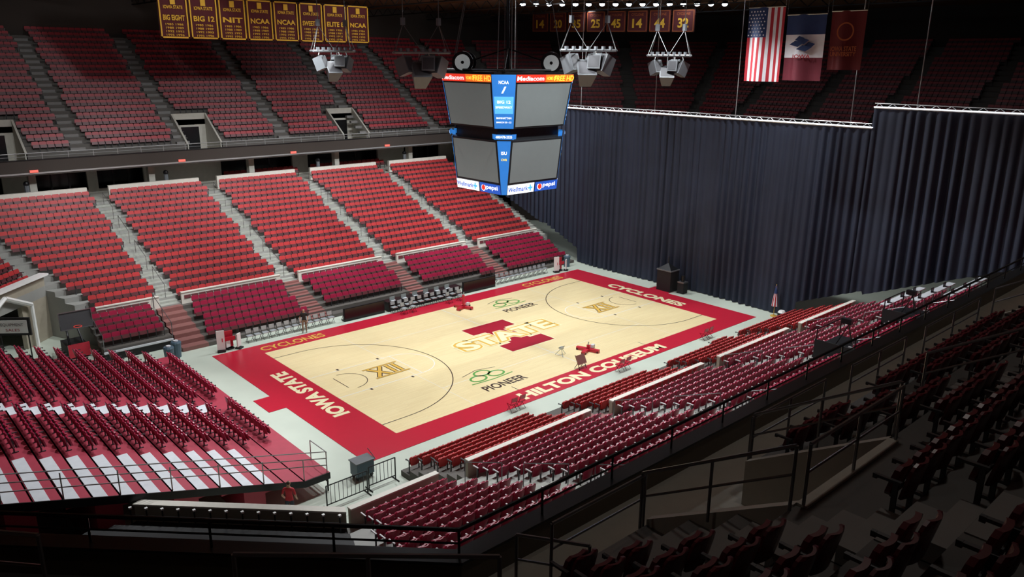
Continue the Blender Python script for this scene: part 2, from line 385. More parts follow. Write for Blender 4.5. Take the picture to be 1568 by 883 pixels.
# ------------------------------------------------------------------ upper bowl
UP=dict(o0=1.5,dep=.8,z0=11.2,rise=.48,n=20)
HOL=[(-10.2,-7.2,4),(5.2,8.2,4),(20.7,23.7,4)]
HON=[(-11.0,-8.1,3),(5.2,8.2,3),(20.7,23.7,3)]
UA=[-12.3,-3.4,5.0,14.5,23.4,32.3,41]
UAN=[-12.0,-4.6,4.4,13.5,22.4,31.3,41]
for sd in SIDE:
    hol=HOL if sd=='far' else HON if sd=='near' else []
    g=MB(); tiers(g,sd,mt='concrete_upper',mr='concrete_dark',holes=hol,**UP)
    a=edge(sd,0);b=edge(sd,1.5);c=edge(sd,6)
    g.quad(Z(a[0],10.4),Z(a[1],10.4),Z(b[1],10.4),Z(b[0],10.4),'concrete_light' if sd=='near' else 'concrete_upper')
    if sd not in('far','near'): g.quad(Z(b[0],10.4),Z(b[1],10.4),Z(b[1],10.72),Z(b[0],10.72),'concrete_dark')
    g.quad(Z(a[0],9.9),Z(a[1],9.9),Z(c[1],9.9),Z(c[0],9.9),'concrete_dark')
    if sd in('far','near'):
        s=1 if sd=='far' else -1
        yr=edge(sd,1.5)[0][1]
        for x0,x1,kk in hol:
            yb=edge(sd,1.5+kk*.8)[0][1]; zt=11.2+kk*.48+.04; ztr=zt+(.5 if sd=='far' else 0)
            for x in(x0,x1): g.prism([(x-.08,yr,10.4),(x-.08,yb,10.4),(x-.08,yb,ztr),(x-.08,yr,11.3)],(.16,0,0),'concrete_light')
            g.b2((x0,min(yb,yb+.15*s),10.4),(x1,max(yb,yb+.15*s),ztr),'concrete_light')
            g.b2((x0+.7,min(yb-.03*s,yb),10.4),(x1-.7,max(yb-.03*s,yb),12.45),'window_black')
            g.b2((x0,min(yr,yb),10.38),(x1,max(yr,yb),10.41),'concrete_light')
        xs=[edge(sd,1.5)[0][0],edge(sd,1.5)[1][0]]; xs=[min(xs)]+[v for hh in hol for v in hh[:2]]+[max(xs)]
        for i in range(0,len(xs),2): g.b2((xs[i],yr-.02,10.4),(xs[i+1],yr+.02,10.75),'concrete_dark')
        aislesteps(g,sd,aisles=UA if sd=='far' else UAN,k0=0,w=1.1,m='aisle_upper',**UP)
    g.make('grandstand')
    if sd in('left',): continue
    h=MB()
    al=UA if sd=='far' else UAN if sd=='near' else [-5,4] if sd in('fl','fr','nl','nr') else [-12,-4,4,12]
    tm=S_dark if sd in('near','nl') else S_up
    sk=None
    if hol: sk=(lambda x,k,hh=hol:any(k<=q_[2] and q_[0]-.5<x<q_[1]+.4 for q_ in hh))
    if sd=='nl': sk=lambda x,k: k<7 or k>=9
    seatrows(h,tm,sd,aisles=al,aw=.8,skip=sk,n=UP['n']-(0 if sd!='near' else 8),o0=1.5,dep=.8,z0=11.2,rise=.48); h.make('stadium_seating')
g=MB(); r=MB()
for sd in SIDE:
    a=edge(sd,-.25);b=edge(sd,0)
    g.prism([Z(a[0],9.75),Z(a[1],9.75),Z(b[1],9.75),Z(b[0],9.75)],(0,0,1.15),'brown_wall' if sd in('near','nl') else 'dark_wall')
    c=edge(sd,-.32); g.prism([Z(c[0],9.86),Z(c[1],9.86),Z(a[1],9.86),Z(a[0],9.86)],(0,0,.12),'rail_light')
    c=edge(sd,-.3);d=edge(sd,.05); g.prism([Z(c[0],10.9),Z(c[1],10.9),Z(d[1],10.9),Z(d[0],10.9)],(0,0,.05),'black_metal')
    a,b=edge(sd,-.12); L=np.linalg.norm(b-a); n=int(L/1.8); mr='rail_light' if sd=='far' else 'black_metal'
    for i in range(n+1):
        p=a+(b-a)*i/n; r.tube(Z(p,10.95),Z(p,11.42),.022,mr,5)
    r.tube(Z(a,11.42),Z(b,11.42),.035,mr); r.tube(Z(a,11.18),Z(b,11.18),.018,mr,5)
    if sd in('nl','left','fl','fr','right','nr'):
        a=edge(sd,.4);b=edge(sd,.7); g.prism([Z(a[0],0),Z(a[1],0),Z(b[1],0),Z(b[0],0)],(0,0,9.9),'dark_wall')  # concourse wall below the balcony, merged into the parapet mesh
g.make('parapet_and_concourse_wall'); r.make('guard_railing')
for sd in('far','near'):
    s=1 if sd=='far' else -1; y=edge(sd,0)[0][1]; g=MB()
    yw=y+s*4.6
    g.b2((-20,min(y,yw),7.0),(42,max(y,yw),7.3),'concrete_light')
    op=[(-13,-8.6),(-6.5,-2.4),(-1.6,2.2),(9.2,16.5),(18.2,26.6),(30,35)]
    xs=[-20]+[v for o in op for v in o]+[42]
    g.b2((-20,min(yw,yw+.3*s),7.3),(42,max(yw,yw+.3*s),7.6),'concrete_light'); g.b2((-20,min(yw,yw+.3*s),9.6),(42,max(yw,yw+.3*s),9.9),'concrete_light')
    for i in range(0,len(xs),2): g.b2((xs[i],min(yw,yw+.3*s),7.6),(xs[i+1],max(yw,yw+.3*s),9.6),'concrete_light')
    g.b2((-20,min(yw+1.8*s,yw+2*s),7),(42,max(yw+1.8*s,yw+2*s),9.9),'window_black')
    for o in op:
        for f in(.33,.66): x=o[0]+(o[1]-o[0])*f; g.b2((x-.06,min(yw,yw+.1*s),7.6),(x+.06,max(yw,yw+.1*s),9.6),'black_metal')
    for x in np.arange(-16,42,8.95): g.b2((x-.25,min(y+1.5*s,y+2.1*s),7.3),(x+.25,max(y+1.5*s,y+2.1*s),9.9),'concrete_light')
    if sd=='far':
        for x in(-7.2,3.9,14.2,24.6): g.b2((x-.28,y-.42,9.98),(x+.28,y-.33,10.18),'exit_red')
        for o in((9.2,16.5),(18.2,26.6)):
            g.inst(S_red,np.array([(x,yw-.6,7.35) for x in np.arange(o[0]+.3,o[1],.55)]),RZ(math.pi))
            g.inst(S_red,np.array([(x,yw-1.5,7.3) for x in np.arange(o[0]+.3,o[1],.55)]),RZ(math.pi))
        for x in(-7.6,2.9,17.4,27.6): g.tube((x,y+1,7.3),(x,y+1,8.9),.18,'speaker_grey',8); g.ball((x,y+1,9.0),.22,'black_metal')
    g.make('concourse_gallery')
def guard(pts,base,name='handrail',mt='rail_metal'):
    g=MB(); g.path(pts,.028,mt,6)
    low=[np.array(p)-V3(0,0,.42) for p in pts]; g.path(low,.02,mt,5)
    for p in pts: g.tube(p,np.array(p)-V3(0,0,base),.026,mt,6)
    g.make(name)
yr=edge('near',1.45)[0][1]
for x0,x1 in((-13.2,-11.1),(-8.0,-5.2),(-4.0,-1.2),(0.0,3.8),(8.3,12.9),(14.2,18),(23.8,28)):
    n=max(1,int((x1-x0)/1.4)); guard([(x0+(x1-x0)*i/n,yr,12.1) for i in range(n+1)],1.0)
for x0,x1,kk in HON:
    ye=edge('near',1.5+kk*.8)[0][1]; zt=11.2+kk*.48+.95
    for x in(x0-.18,x1+.18): guard([(x,yr,12.15),(x,(yr+ye)/2,(12.15+zt)/2),(x,ye,zt)],1.0)
    guard([(x0,ye-.1,zt),((x0+x1)/2,ye-.1,zt),(x1,ye-.1,zt)],.9)
for x in UAN[1:5]:
    for k in(2,6): 
        y=edge('near',1.5+k*.8)[0][1]; z=11.2+k*.48; guard([(x,y,z+.85),(x,y-1.6,z+.85+.96)],.85)
guard([(-13.3,-23.6,11.65),(-12.8,-24.6,11.75)],1.1)
guard([(-17.5,-23.7,13.3),(-16.4,-24.6,13.25),(-15.3,-25.5,13.2)],1.0)
guard([(-19.6,-20.6,13.0),(-18.9,-21.4,13.0)],1.0); guard([(-21.6,-19.6,13.2),(-20.6,-20.4,13.2)],1.0)
# ------------------------------------------------------------------ court
LX,LY=28.65,15.24
g=MB(); g.b2((-2.8,-1.67,-.005),(31.4,16.9,.01),'red_paint')
g.b2((-3.8,6.6,-.005),(-2.8,8.6,.01),'red_paint'); g.b2((31.4,6.6,-.005),(32.3,8.6,.01),'red_paint')
g.quad((0,0,.014),(LX,0,.014),(LX,LY,.014),(0,LY,.014),'hardwood')
court=g.make('basketball_court')
g=MB(); zl=.019
def strip(pts,w,mt,z=zl,closed=False):
    P=[np.array(p,float) for p in pts]; n=len(P); Lf=[];Rt=[]
    for i in range(n):
        if closed: d=P[(i+1)%n]-P[i-1]
        else: d=P[min(i+1,n-1)]-P[max(i-1,0)]
        d=d/np.linalg.norm(d); nn=np.array((-d[1],d[0])); Lf.append(P[i]+nn*w/2); Rt.append(P[i]-nn*w/2)
    v=[(*p,z) for p in Lf]+[(*p,z) for p in Rt]; k=n if closed else n-1
    g.add(v,[(n+i,n+(i+1)%n,(i+1)%n,i) for i in range(k)],mt)
def arc(cx,cy,r,a0,a1,n=40): return [(cx+r*math.cos(math.radians(a0+(a1-a0)*i/n)),cy+r*math.sin(math.radians(a0+(a1-a0)*i/n))) for i in range(n+1)]
cy=LY/2
for mir in(0,1):
    f=(lambda p:(LX-p[0],p[1])) if mir else (lambda p:p)
    M=lambda pts:[f(p) for p in pts]
    bx=1.6
    strip(M([(0,cy-6.32),(bx,cy-6.32)]+arc(bx,cy,6.32,-90,90)+[(0,cy+6.32)]),.06,'black_line')
    for pp in ([(0,cy-1.83),(5.8,cy-1.83)],[(5.8,cy-1.83),(5.8,cy+1.83)],[(0,cy+1.83),(5.8,cy+1.83)]): strip(M(pp),.05,'white_paint')
    strip(M(arc(5.8,cy,1.83,-90,90)),.05,'white_paint'); strip(M(arc(bx,cy,1.22,-90,90,20)),.05,'black_line')
    strip(M([(8.5,0),(8.5,.6)]),.05,'black_line')
    for yy in(cy-1.95,cy+1.95):
        for xx in(2.1,5.0): strip(M([(xx,yy-.12),(xx,yy+.12)]),.14,'black_line')
    strip(M([(1.2,cy-.9),(1.2,cy+.9)]),.05,'black_line')
    strip(M([(5.3,0),(5.3,LY)]),.025,'white_paint',.0175)
strip([(LX/2,0),(LX/2,LY)],.05,'white_paint',.0175)
strip(arc(LX/2,cy,1.83,0,360,48)[:-1],.04,'white_paint',.0175,True)
strip([(5.3,3.1),(23.3,3.1)],.035,'white_paint',.0175); strip([(5.3,12.1),(23.3,12.1)],.035,'white_paint',.0175)
ex,ey=(1,0,0),(0,1,0)
def slab(t,c,ux,uy,w,h,mt):
    # heavy block lettering with slab feet
    g.text(t,c,ux,uy,w,h,mt,.05)
slab('HILTON COLISEUM',(14.4,-.86,.016),ex,ey,13.0,.95,'cream_paint')
slab('IOWA STATE',(-.95,7.62,.016),ey,(-1,0,0),7.8,1.0,'cream_paint')
slab('CYCLONES',(29.65,7.62,.016),(0,-1,0),ex,7.8,1.0,'cream_paint')
g.text('CYCLONES',(2.4,16.0,.016),ex,ey,4.6,.8,'gold_paint',.02); g.text('CYCLONES',(26,16.0,.016),ex,ey,4.6,.8,'gold_paint',.02)
def rect(x0,y0,x1,y1,mt,z): g.quad((x0,y0,z),(x1,y0,z),(x1,y1,z),(x0,y1,z),mt)
for e,mt,z in((.14,'cream_paint',.021),(.04,'logo_red',.0235)):
    rect(12.5-e,9.0-e,16.3+e,10.3+e,mt,z); rect(12.5-e,4.9-e,16.3+e,6.2+e,mt,z); rect(13.55-e,5-e,15.25+e,10+e,mt,z+.001)
g.text('STATE',(14.35,7.6,.027),ex,ey,9.0,2.2,'cream_paint',.12); g.text('STATE',(14.35,7.6,.030),ex,ey,8.7,2.0,'gold_paint',.09)
g.text('STATE',(14.35,7.6,.033),ex,ey,8.3,1.72,'cream_paint',.035)
for x,y in((8.6,1.3),(19.4,11.7)):
    g.text('PIONEER',(x,y,.021),ex,ey,3.2,.75,'black_line',.02)
    cxx,cyy=x-.1,y+1.5
    for dx,dy in((-.7,0),(.7,0),(0,.55)):
        strip([(cxx+dx+.55*math.cos(t),cyy+dy+.38*math.sin(t)) for t in np.linspace(0,2*math.pi,17)[:-1]],.14,'logo_green',.021,True)
    strip([(cxx-1.6,cyy-.5),(cxx,cyy-.62),(cxx+1.6,cyy-.5)],.10,'logo_green',.021); strip([(cxx-1.3,cyy+.8),(cxx,cyy+1.15),(cxx+1.3,cyy+.8)],.05,'black_line',.021)
for x in(4.4,24.25):
    for wd,mt,z in((.34,'black_line',.021),(.22,'gold_paint',.023)):
        strip([(x-.95,cy+.72),(x-.05,cy-.72)],wd,mt,z); strip([(x-.95,cy-.72),(x-.05,cy+.72)],wd,mt,z+.001)
        strip([(x+.32,cy-.66),(x+.32,cy+.66)],wd*.9,mt,z); strip([(x+.78,cy-.66),(x+.78,cy+.66)],wd*.9,mt,z)
        for yy in(-.8,.8): strip([(x-1.25,cy+yy),(x+1.2,cy+yy)],wd*.5,mt,z+.0005)
g.make('court_markings',parent=court)
# ------------------------------------------------------------------ scoreboard
g=MB(); C=V3(14.3,7.62,0)
def oct_(L,w):
    h=L/2;c=w*q
    return [(h,-(h-c)),(h,h-c),(h-c,h),(-(h-c),h),(-h,h-c),(-h,-(h-c)),(-(h-c),-h),(h-c,-h)]
def loft(l0,l1,mt):
    (z0,L0,w0),(z1,L1,w1)=l0,l1; A=[V3(*p,z0)+C for p in oct_(L0,w0)];B=[V3(*p,z1)+C for p in oct_(L1,w1)]
    g.add(np.vstack([A,B]),[(i,(i+1)%8,8+(i+1)%8,8+i) for i in range(8)]+[tuple(range(8))[::-1],tuple(range(8,16))],mt)
    return A,B
t1=(14.5,5.95,1.15);t2=(17.66,6.9,1.46); b1=(10.4,4.8,.32); b2_=(13.75,5.65,.85)
loft((13.75,5.2,.8),(14.5,5.2,.8),'housing'); loft((17.66,6.3,1.2),(17.8,6.3,1.2),'black_metal')
for (lo,hi,tier) in((t1,t2,0),(b1,b2_,1)):
    A,B=loft(lo,hi,'housing')
    for i in range(8):
        a0,a1,c0,c1=A[i],A[(i+1)%8],B[i],B[(i+1)%8]
        wid=np.linalg.norm(a1-a0); cen=(a0+a1)/2-C; nn=nrm(V3(cen[0],cen[1],0)); 
        def P(u,v,off=.03): 
            return (a0*(1-u)+a1*u)*(1-v)+(c0*(1-u)+c1*u)*v+nn*off
        def pan(u0,u1,v0,v1,mt,off=.03): g.quad(P(u0,v0,off),P(u1,v0,off),P(u1,v1,off),P(u0,v1,off),mt)
        def tx(s_,u,v,w,h,mt,off=.06): g.text(s_,P(u,v,off),P(1,v)-P(0,v),P(u,1)-P(u,0),w,h,mt,.02)
        if wid>2.5:
            if tier==0:
                pan(.025,.975,.03,.83,'screen'); pan(.0,.5,.86,1,'led_red',.05); pan(.5,1,.86,1,'led_orange',.05)
                tx('Mediacom',.24,.93,2.2,.26,'led_white',.08); tx('HOME OF',.60,.93,.8,.2,'led_yellow',.08); tx('FREE HD',.83,.93,1.7,.32,'led_yellow',.08)
            else:
                pan(.03,.97,.22,.97,'screen'); pan(0,.52,0,.18,'led_white',.052); pan(.54,1,0,.18,'pepsi_blue',.05)
                tx('Wellmark',.2,.09,1.7,.30,'pepsi_blue',.08); tx('pepsi',.82,.1,1.1,.34,'led_white',.08)
                u_=(P(1,0)-P(0,0))/wid
                c_=P(.44,.09,.08); h_=.2
                for sx,sz in((h_,.06),(.06,h_)): g.quad(c_-u_*sx-V3(0,0,sz),c_+u_*sx-V3(0,0,sz),c_+u_*sx+V3(0,0,sz),c_-u_*sx+V3(0,0,sz),'led_blue2')
                for rr,mt,of in((.22,'led_white',.07),(.17,'led_red',.085)):
                    g.add([P(.63,.09,of)+u_*rr*math.cos(t)+V3(0,0,rr*math.sin(t)) for t in np.linspace(0,2*math.pi,13)[:-1]],[tuple(range(12))],mt)
                for u0 in(.01,.91): pan(u0,u0+.08,1.03,1.12,'led_blue',.0)
        else:
            if tier==0:
                pan(0,1,0,1,'led_blue'); pan(.06,.94,.28,.60,'led_blue2',.04)
                tx('NCAA',.5,.86,.6,.2,'led_white'); tx('/',.5,.72,.3,.4,'led_white'); tx('BIG 12',.5,.50,.8,.18,'led_white'); tx('SPEEDWAY',.5,.40,1.0,.13,'led_white'); tx('MANHATTAN',.5,.2,.9,.12,'led_white'); tx('MARCH 20 - 22',.5,.12,.9,.10,'led_white')
            else:
                pan(0,1,0,1,'led_blue'); tx('ISU',.5,.78,.35,.2,'led_white'); tx('CWB',.5,.66,.35,.14,'led_yellow')
                pan(-.2,1.2,1.03,1.12,'led_blue',.1); tx('480/478-2525',.5,1.075,1.0,.16,'led_white',.15)
for dx,dy in((-2.6,1.3),(1.3,-2.6),(2.6,-1.3),(-1.3,2.6)):
    p=C+V3(dx,dy,18.35); d=nrm(V3(-1,-1,-.05)) if dx+dy<0 else nrm(V3(1,1,-.05))
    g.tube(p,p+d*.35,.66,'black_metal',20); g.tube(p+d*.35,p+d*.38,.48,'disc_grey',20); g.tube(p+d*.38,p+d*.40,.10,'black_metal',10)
    g.tube(p-V3(0,0,.6),p,.06,'black_metal')
for a_ in range(4):
    R=RZ(a_*math.pi/2)
    g.tube(C+R@V3(2.8,-2.8,17.9),C+R@V3(2.8,2.8,17.9),.08,'black_metal')
    for y in(-2.2,2.2): g.tube(C+R@V3(2.8,y,17.8),C+R@V3(1.8,y*.6,CE),.03,'cable',5)
    g.tube(C+R@V3(2.8,-2.8,17.9),C+R@V3(0,0,19.2),.05,'black_metal')
g.tube(C+V3(0,0,17.7),C+V3(0,0,CE),.12,'black_metal')
g.make('center_hung_scoreboard')
# ------------------------------------------------------------------ speaker clusters
def cluster(x,y,z,sc,yaw):
    g=MB(); c=V3(x,y,z); R0=RZ(yaw)
    r=1.3*sc
    cor=[c+R0@V3(sx*r,sy*r*.45,.75) for sx,sy in((-1,-1),(1,-1),(1,1),(-1,1))]
    for i in range(4): g.tube(cor[i],cor[(i+1)%4],.08,'speaker_grey',6)
    for t in np.linspace(.15,.85,5): g.tube(cor[0]*(1-t)+cor[1]*t,cor[3]*(1-t)+cor[2]*t,.04,'cable',4)
    for t in np.linspace(.1,.9,7): p=cor[0]*(1-t)+cor[1]*t; g.box(p+V3(0,0,.12),(.16,.16,.2),'speaker_grey')
    apx=[c+R0@V3(-.85*sc,0,2.3),c+R0@V3(.85*sc,0,2.3)]
    for i in range(4): g.tube(cor[i],apx[0 if i in(0,3) else 1],.022,'cable',4)
    for a_ in apx: g.tube((cor[0]+cor[1])/2,a_,.018,'cable',4)
    for a_ in apx: g.tube(a_,V3(a_[0],a_[1],CE),.03,'cable',4); g.box(a_+V3(0,0,.15),(.2,.2,.4),'speaker_grey')
    for i,(dx,rz,rx,s,dz) in enumerate(((-.85,1.0,-.35,.95,0),(.80,-.9,-.4,1.,-.05),(-.1,.15,-.75,1.15,-.5),(.3,2.6,-.5,.9,.05),(.35,-.3,-.2,.8,.1))):
        R=R0@RZ(rz)@RX(rx); w=.8*sc*s; hh=.85*sc*s; dd=.7*sc*s
        ce=c+R0@V3(dx*sc,(-.2,-.1,-.1,.45,-.35)[i],dz)
        pl=[(-w/2,-dd/2,-hh/2),(w/2,-dd/2,-hh/2),(w/2*.6,dd/2,-hh/2),(-w/2*.6,dd/2,-hh/2)]
        pv=[ce+R@V3(*p) for p in pl]; g.prism(pv,R@V3(0,0,hh),'speaker_grey')
        f=[ce+R@V3(sx*w*.42,-dd/2-.012,sz*hh*.4) for sx,sz in((-1,-1),(1,-1),(1,1),(-1,1))]; g.quad(*f,'speaker_grille')
        g.tube(ce+R@V3(0,0,hh/2),c+R0@V3(dx*sc,0,.75),.03,'rail_light',4)
    g.make('speaker_cluster')
vw=math.atan2(-38,-34)+math.pi/2
cluster(6.2,15.3,18.2,1.0,vw+.4); cluster(22.1,.9,18.1,1.0,vw-.3); cluster(7.5,7.5,18.1,1.2,vw+.2); cluster(14.5,.9,18.3,1.2,vw-.1)
# ------------------------------------------------------------------ curtains
def stand_z(y):
    if y>23.6: return 1.9+ (min(y,38)-23.6)*.4+1.0
    if y<-8.4: return 1.9+(-8.4-max(y,-22.8))*.4+1.0
    if y>18.9: return .3+(y-18.9)*.4+1.0
    if y<-3.7: return .3+(-3.7-y)*.4+1.0
    return .05
def curtain(y0,y1,zt):
    g=MB(); ys=np.arange(y0,y1,.075); zs=np.linspace(0,1,9); n=len(ys); V=[]
    ph=np.cumsum(np.random.RandomState(3).uniform(.6,1.5,n)*.075*2*math.pi/.62)
    amp=.13+.06*np.sin(ys*.9)+.04*np.sin(ys*2.3)
    for w in zs:
        for i,y in enumerate(ys):
            zb=stand_z(y); V.append((33.4+amp[i]*math.sin(ph[i])*(.5+.6*(1-w))+.15*math.sin(y*.35)*(1-w),y+.03*math.cos(ph[i]),zb+(zt-zb)*w))
    f=[(j*n+i,j*n+i+1,(j+1)*n+i+1,(j+1)*n+i) for j in range(8) for i in range(n-1)]
    g.add(V,f,'curtain_cloth'); g.make('divider_curtain',True)
curtain(-7.7,37.7,14.25); curtain(-29,-7.6,15.6)
for y0,y1,z in((-7.7,37.7,14.32),(-29,-7.6,15.66)):
    g=MB(); g.tube((33.4,y0,z),(33.4,y1,z),.05,'rail_light'); g.b2((33.25,y0,z+.03),(33.55,y1,z+.10),'truss_white')  # flat strip carries the painted highlight along the truss
    for y in np.arange(y0,y1,.9): g.tube((33.4,y,z),(33.4,y+.45,z+.3),.02,'rail_light',4); g.tube((33.4,y+.45,z+.3),(33.4,min(y1,y+.9),z),.02,'rail_light',4)
    g.tube((33.4,y0,z+.3),(33.4,y1,z+.3),.03,'rail_light')
    for y in((10.6,2.9,-6.1,19,28) if z<15 else (-10.3,-18,-25)): g.tube((33.4,y,z),(33.4,y,CE),.035,'rail_light',4)
    g.make('curtain_truss')
# ------------------------------------------------------------------ banners
names=['BIG EIGHT','BIG 12','NIT','NCAA','NCAA','SWEET 16','ELITE 8','NCAA']
for i in range(8):
    x0=2.7+i*2.41; g=MB(); y=36; w=2.33; zb=19.95; zt=23.3
    n=8
    def Y(t,zz): return y+.05*math.sin(t*6+i)*(zt-zz)/3
    for j in range(n):
        xa,xb=x0+w*j/n,x0+w*(j+1)/n; g.quad((xa,Y(j/n,zb),zb),(xb,Y((j+1)/n,zb),zb),(xb,Y(0,zt),zt),(xa,Y(0,zt),zt),'banner_maroon')
    def br(a,b,c,d): g.b2((a,y-.10,b),(c,y-.07,d),'banner_gold')
    br(x0+.05,zb+.05,x0+w-.05,zb+.16); br(x0+.05,zt-.16,x0+w-.05,zt-.05); br(x0+.05,zb+.05,x0+.16,zt-.05); br(x0+w-.16,zb+.05,x0+w-.05,zt-.05)
    cxm=x0+w/2
    g.text(names[i],(cxm,y-.09,21.55),ex,(0,0,1),1.7,.42,'banner_gold',.03)
    g.text('IOWA STATE',(cxm,y-.09,22.35),ex,(0,0,1),1.5,.26,'banner_gold',.02); g.text('I',(cxm,y-.09,22.8),ex,(0,0,1),.4,.5,'banner_gold',.05)
    for k in range(4): g.text(['1985 1986','1988 1989','1992 1993','1995 1996'][k],(cxm,y-.09,21.05-k*.27),ex,(0,0,1),1.4,.16,'banner_gold',.01)
    g.tube((x0,y,zt),(x0+w,y,zt),.03,'black_metal'); g.tube((cxm,y,zt),(cxm,y,CE),.015,'black_metal',4)
    g.make('championship_banner')
A_=V3(46,38.9,21.8);B_=V3(46,16.0,21.3)
for i,nn_ in enumerate(['14','20','35','25','45','14','44','32']):
    g=MB(); a=A_+(B_-A_)*(i/8); b=A_+(B_-A_)*((i+.93)/8); u=nrm(b-a); w=np.linalg.norm(b-a); uz=V3(0,0,1); H=2.1
    g.quad(a,b,b+uz*H,a+uz*H,'banner_maroon'); of=V3(-.05,0,0)
    for t0,t1,z0,z1 in((.03,.97,.04,.12),(.03,.97,H-.12,H-.04),(.03,.07,.04,H-.04),(.93,.97,.04,H-.04)):
        g.quad(a+u*w*t0+uz*z0+of,a+u*w*t1+uz*z0+of,a+u*w*t1+uz*z1+of,a+u*w*t0+uz*z1+of,'banner_dim')
    g.text(nn_,a+u*w*.5+uz*.85+of,u,uz,1.3,.9,'banner_gold',.03); g.text('CYCLONE',a+u*w*.5+uz*1.7+of,u,uz,1.6,.25,'banner_dim',.02)
    g.tube(a+uz*H,b+uz*H,.03,'black_metal'); g.tube((a+b)/2+uz*H,V3(46,(a[1]+b[1])/2,24.6),.02,'black_metal',4)
    g.make('retired_number_banner')
def flag(name,y0,y1,zb,zt,cf,deco=None):
    g=MB(); nx,nz=26,20
    def P(i,j,o=0):
        u=i/nx; v=j/nz; return V3(25+.12*math.sin(u*9+1)*(1-v*.6)-o,y0+(y1-y0)*u,zb+(zt-zb)*v)
    for i in range(nx):
        for j in range(nz): g.quad(P(i,j),P(i+1,j),P(i+1,j+1),P(i,j+1),cf(i/nx,j/nz))
    g.tube((25,y0,zt),(25,y1,zt),.04,'rail_metal')
    for y in(y0,y1): g.tube((25,y,zt),(25,y,CE),.015,'cable',4)
    if deco: deco(g,P)
    g.make(name,False)
def us(u,v): return 'flag_blue' if (v>=.6 and u<.53) else ('flag_red' if int(u*13+1e-6)%2==0 else 'flag_white')
def usd(g,P):
    for j in range(8):
        for i in range(5 if j%2 else 6):
            p=P(1+i*2.3+(j%2)*1.1,12.6+j*.9,.04); s=.055
            g.add([p+V3(0,0,s),p+V3(0,s,0),p-V3(0,0,s),p-V3(0,s,0)],[(0,1,2,3)],'flag_white')
flag('american_flag',-2.75,-5.25,17.35,21.7,us,usd)
def io(u,v): return 'flag_blue' if v>.68 else 'flag_white' if v>.34 else 'flag_dullred'
def iod(g,P):
    g.text('IOWA',P(13,7.4,.16),(0,-1,0),(0,0,1),1.1,.22,'flag_red',.02)
    for k,(di,dj,w) in enumerate(((-4,11,.9),(0,11.8,.8),(4,10.6,.7),(1,9.6,1.),(-2,12.4,.6))):
        p=P(13+di,dj,.16); g.add([p+V3(0,w/2,.0),p+V3(0,w*.1,.22),p+V3(0,-w/2,.1),p+V3(0,-w*.1,-.14)],[(0,1,2,3)],'flag_blue')
flag('state_flag',-5.4,-7.9,17.45,21.2,io,iod)
def un(u,v): return 'flag_deep'
def und(g,P):
    c=P(13,13,.2)
    g.add([c+V3(0,r_*math.cos(t),r_*math.sin(t)) for t in np.linspace(0,2*math.pi,25)[:-1] for r_ in(.42,.50)],[(2*i,2*i+1,(2*i+3)%48,(2*i+2)%48) for i in range(24)],'banner_dim')
    g.text('IOWA STATE',P(13,7.2,.2),(0,-1,0),(0,0,1),1.5,.26,'banner_dim',.02); g.text('UNIVERSITY',P(13,5.4,.2),(0,-1,0),(0,0,1),1.5,.24,'banner_dim',.02)
flag('university_flag',-8.15,-10.2,18.1,21.3,un,und)
# ------------------------------------------------------------------ ceiling fixtures
g=MB()
for i in range(16):
    t=i/15; p=V3(34.9,28.6,23.85)*(1-t)+V3(47.5,14,23.85)*t
    g.tube(p+V3(0,0,.25),p,.25,'black_metal',10,.34); g.ball(p-V3(0,0,.05),.26,'lamp',1,1,.6,10,6); g.tube(p+V3(0,0,.25),p+V3(0,0,.7),.03,'black_metal',5)
for x in(0,9.5,19,28.6):
    for y in(-1,16):
        g.tube((x,y,24.3),(x,y,23.8),.3,'black_metal',12,.45); g.tube((x,y,23.8),(x,y,23.78),.40,'lamp',12)
g.make('ceiling_lights')
# ------------------------------------------------------------------ floor-level props
def chair(x,y,yaw,mt,name='folding_chair'):
    g=MB(); R=RZ(yaw); P=lambda a,b,c:V3(x,y,.012)+R@V3(a,b,c)
    for sx in(-.2,.2):
        g.path([P(sx,.22,0),P(sx,-.12,.5),P(sx,-.2,.85)],.014,'black_metal',5); g.path([P(sx,-.22,0),P(sx,.2,.44)],.014,'black_metal',5)
    g.box(P(0,.02,.45),(.42,.42,.05),mt,R); g.box(P(0,-.19,.72),(.42,.04,.26),mt,R@RX(.15))
    g.make(name)
g=MB(); g.b2((11.0,17.35,.01),(17.9,18.0,.75),'black_matte'); g.b2((10.9,17.3,.75),(18,18.1,.79),'black_metal')
for x in np.arange(11.5,17.8,1.05): g.b2((x-.22,17.6,.79),(x+.22,17.65,1.08),'screen'); g.b2((x-.2,17.4,.79),(x+.2,17.55,.81),'white_plank')
g.make('scorers_table')
for x in np.arange(11.2,17.9,.62): chair(x,16.95,math.pi,'chair_silver')
for x in(11.6,12.4,15.9,17): chair(x,16.2,math.pi+.2,'chair_silver')
for x0,x1 in((7.2,10.7),(18.3,21.8)):
    g=MB(); g.b2((x0,17.45,.012),(x1,17.6,1.0),'black_matte'); g.b2((x0+.05,17.42,.12),(x1-.05,17.45,.95),'window_black')
    for x in(x0+.1,x1-.1): g.b2((x-.04,17.6,.012),(x+.04,18.0,.06),'black_metal'); g.tube((x,17.98,.05),(x,17.6,.8),.02,'black_metal',5)
    g.make('courtside_led_board')
for x in list(np.arange(.2,6.9,.56))+list(np.arange(22.5,28.4,.56)): chair(x,17.9,math.pi,'chair_silver')
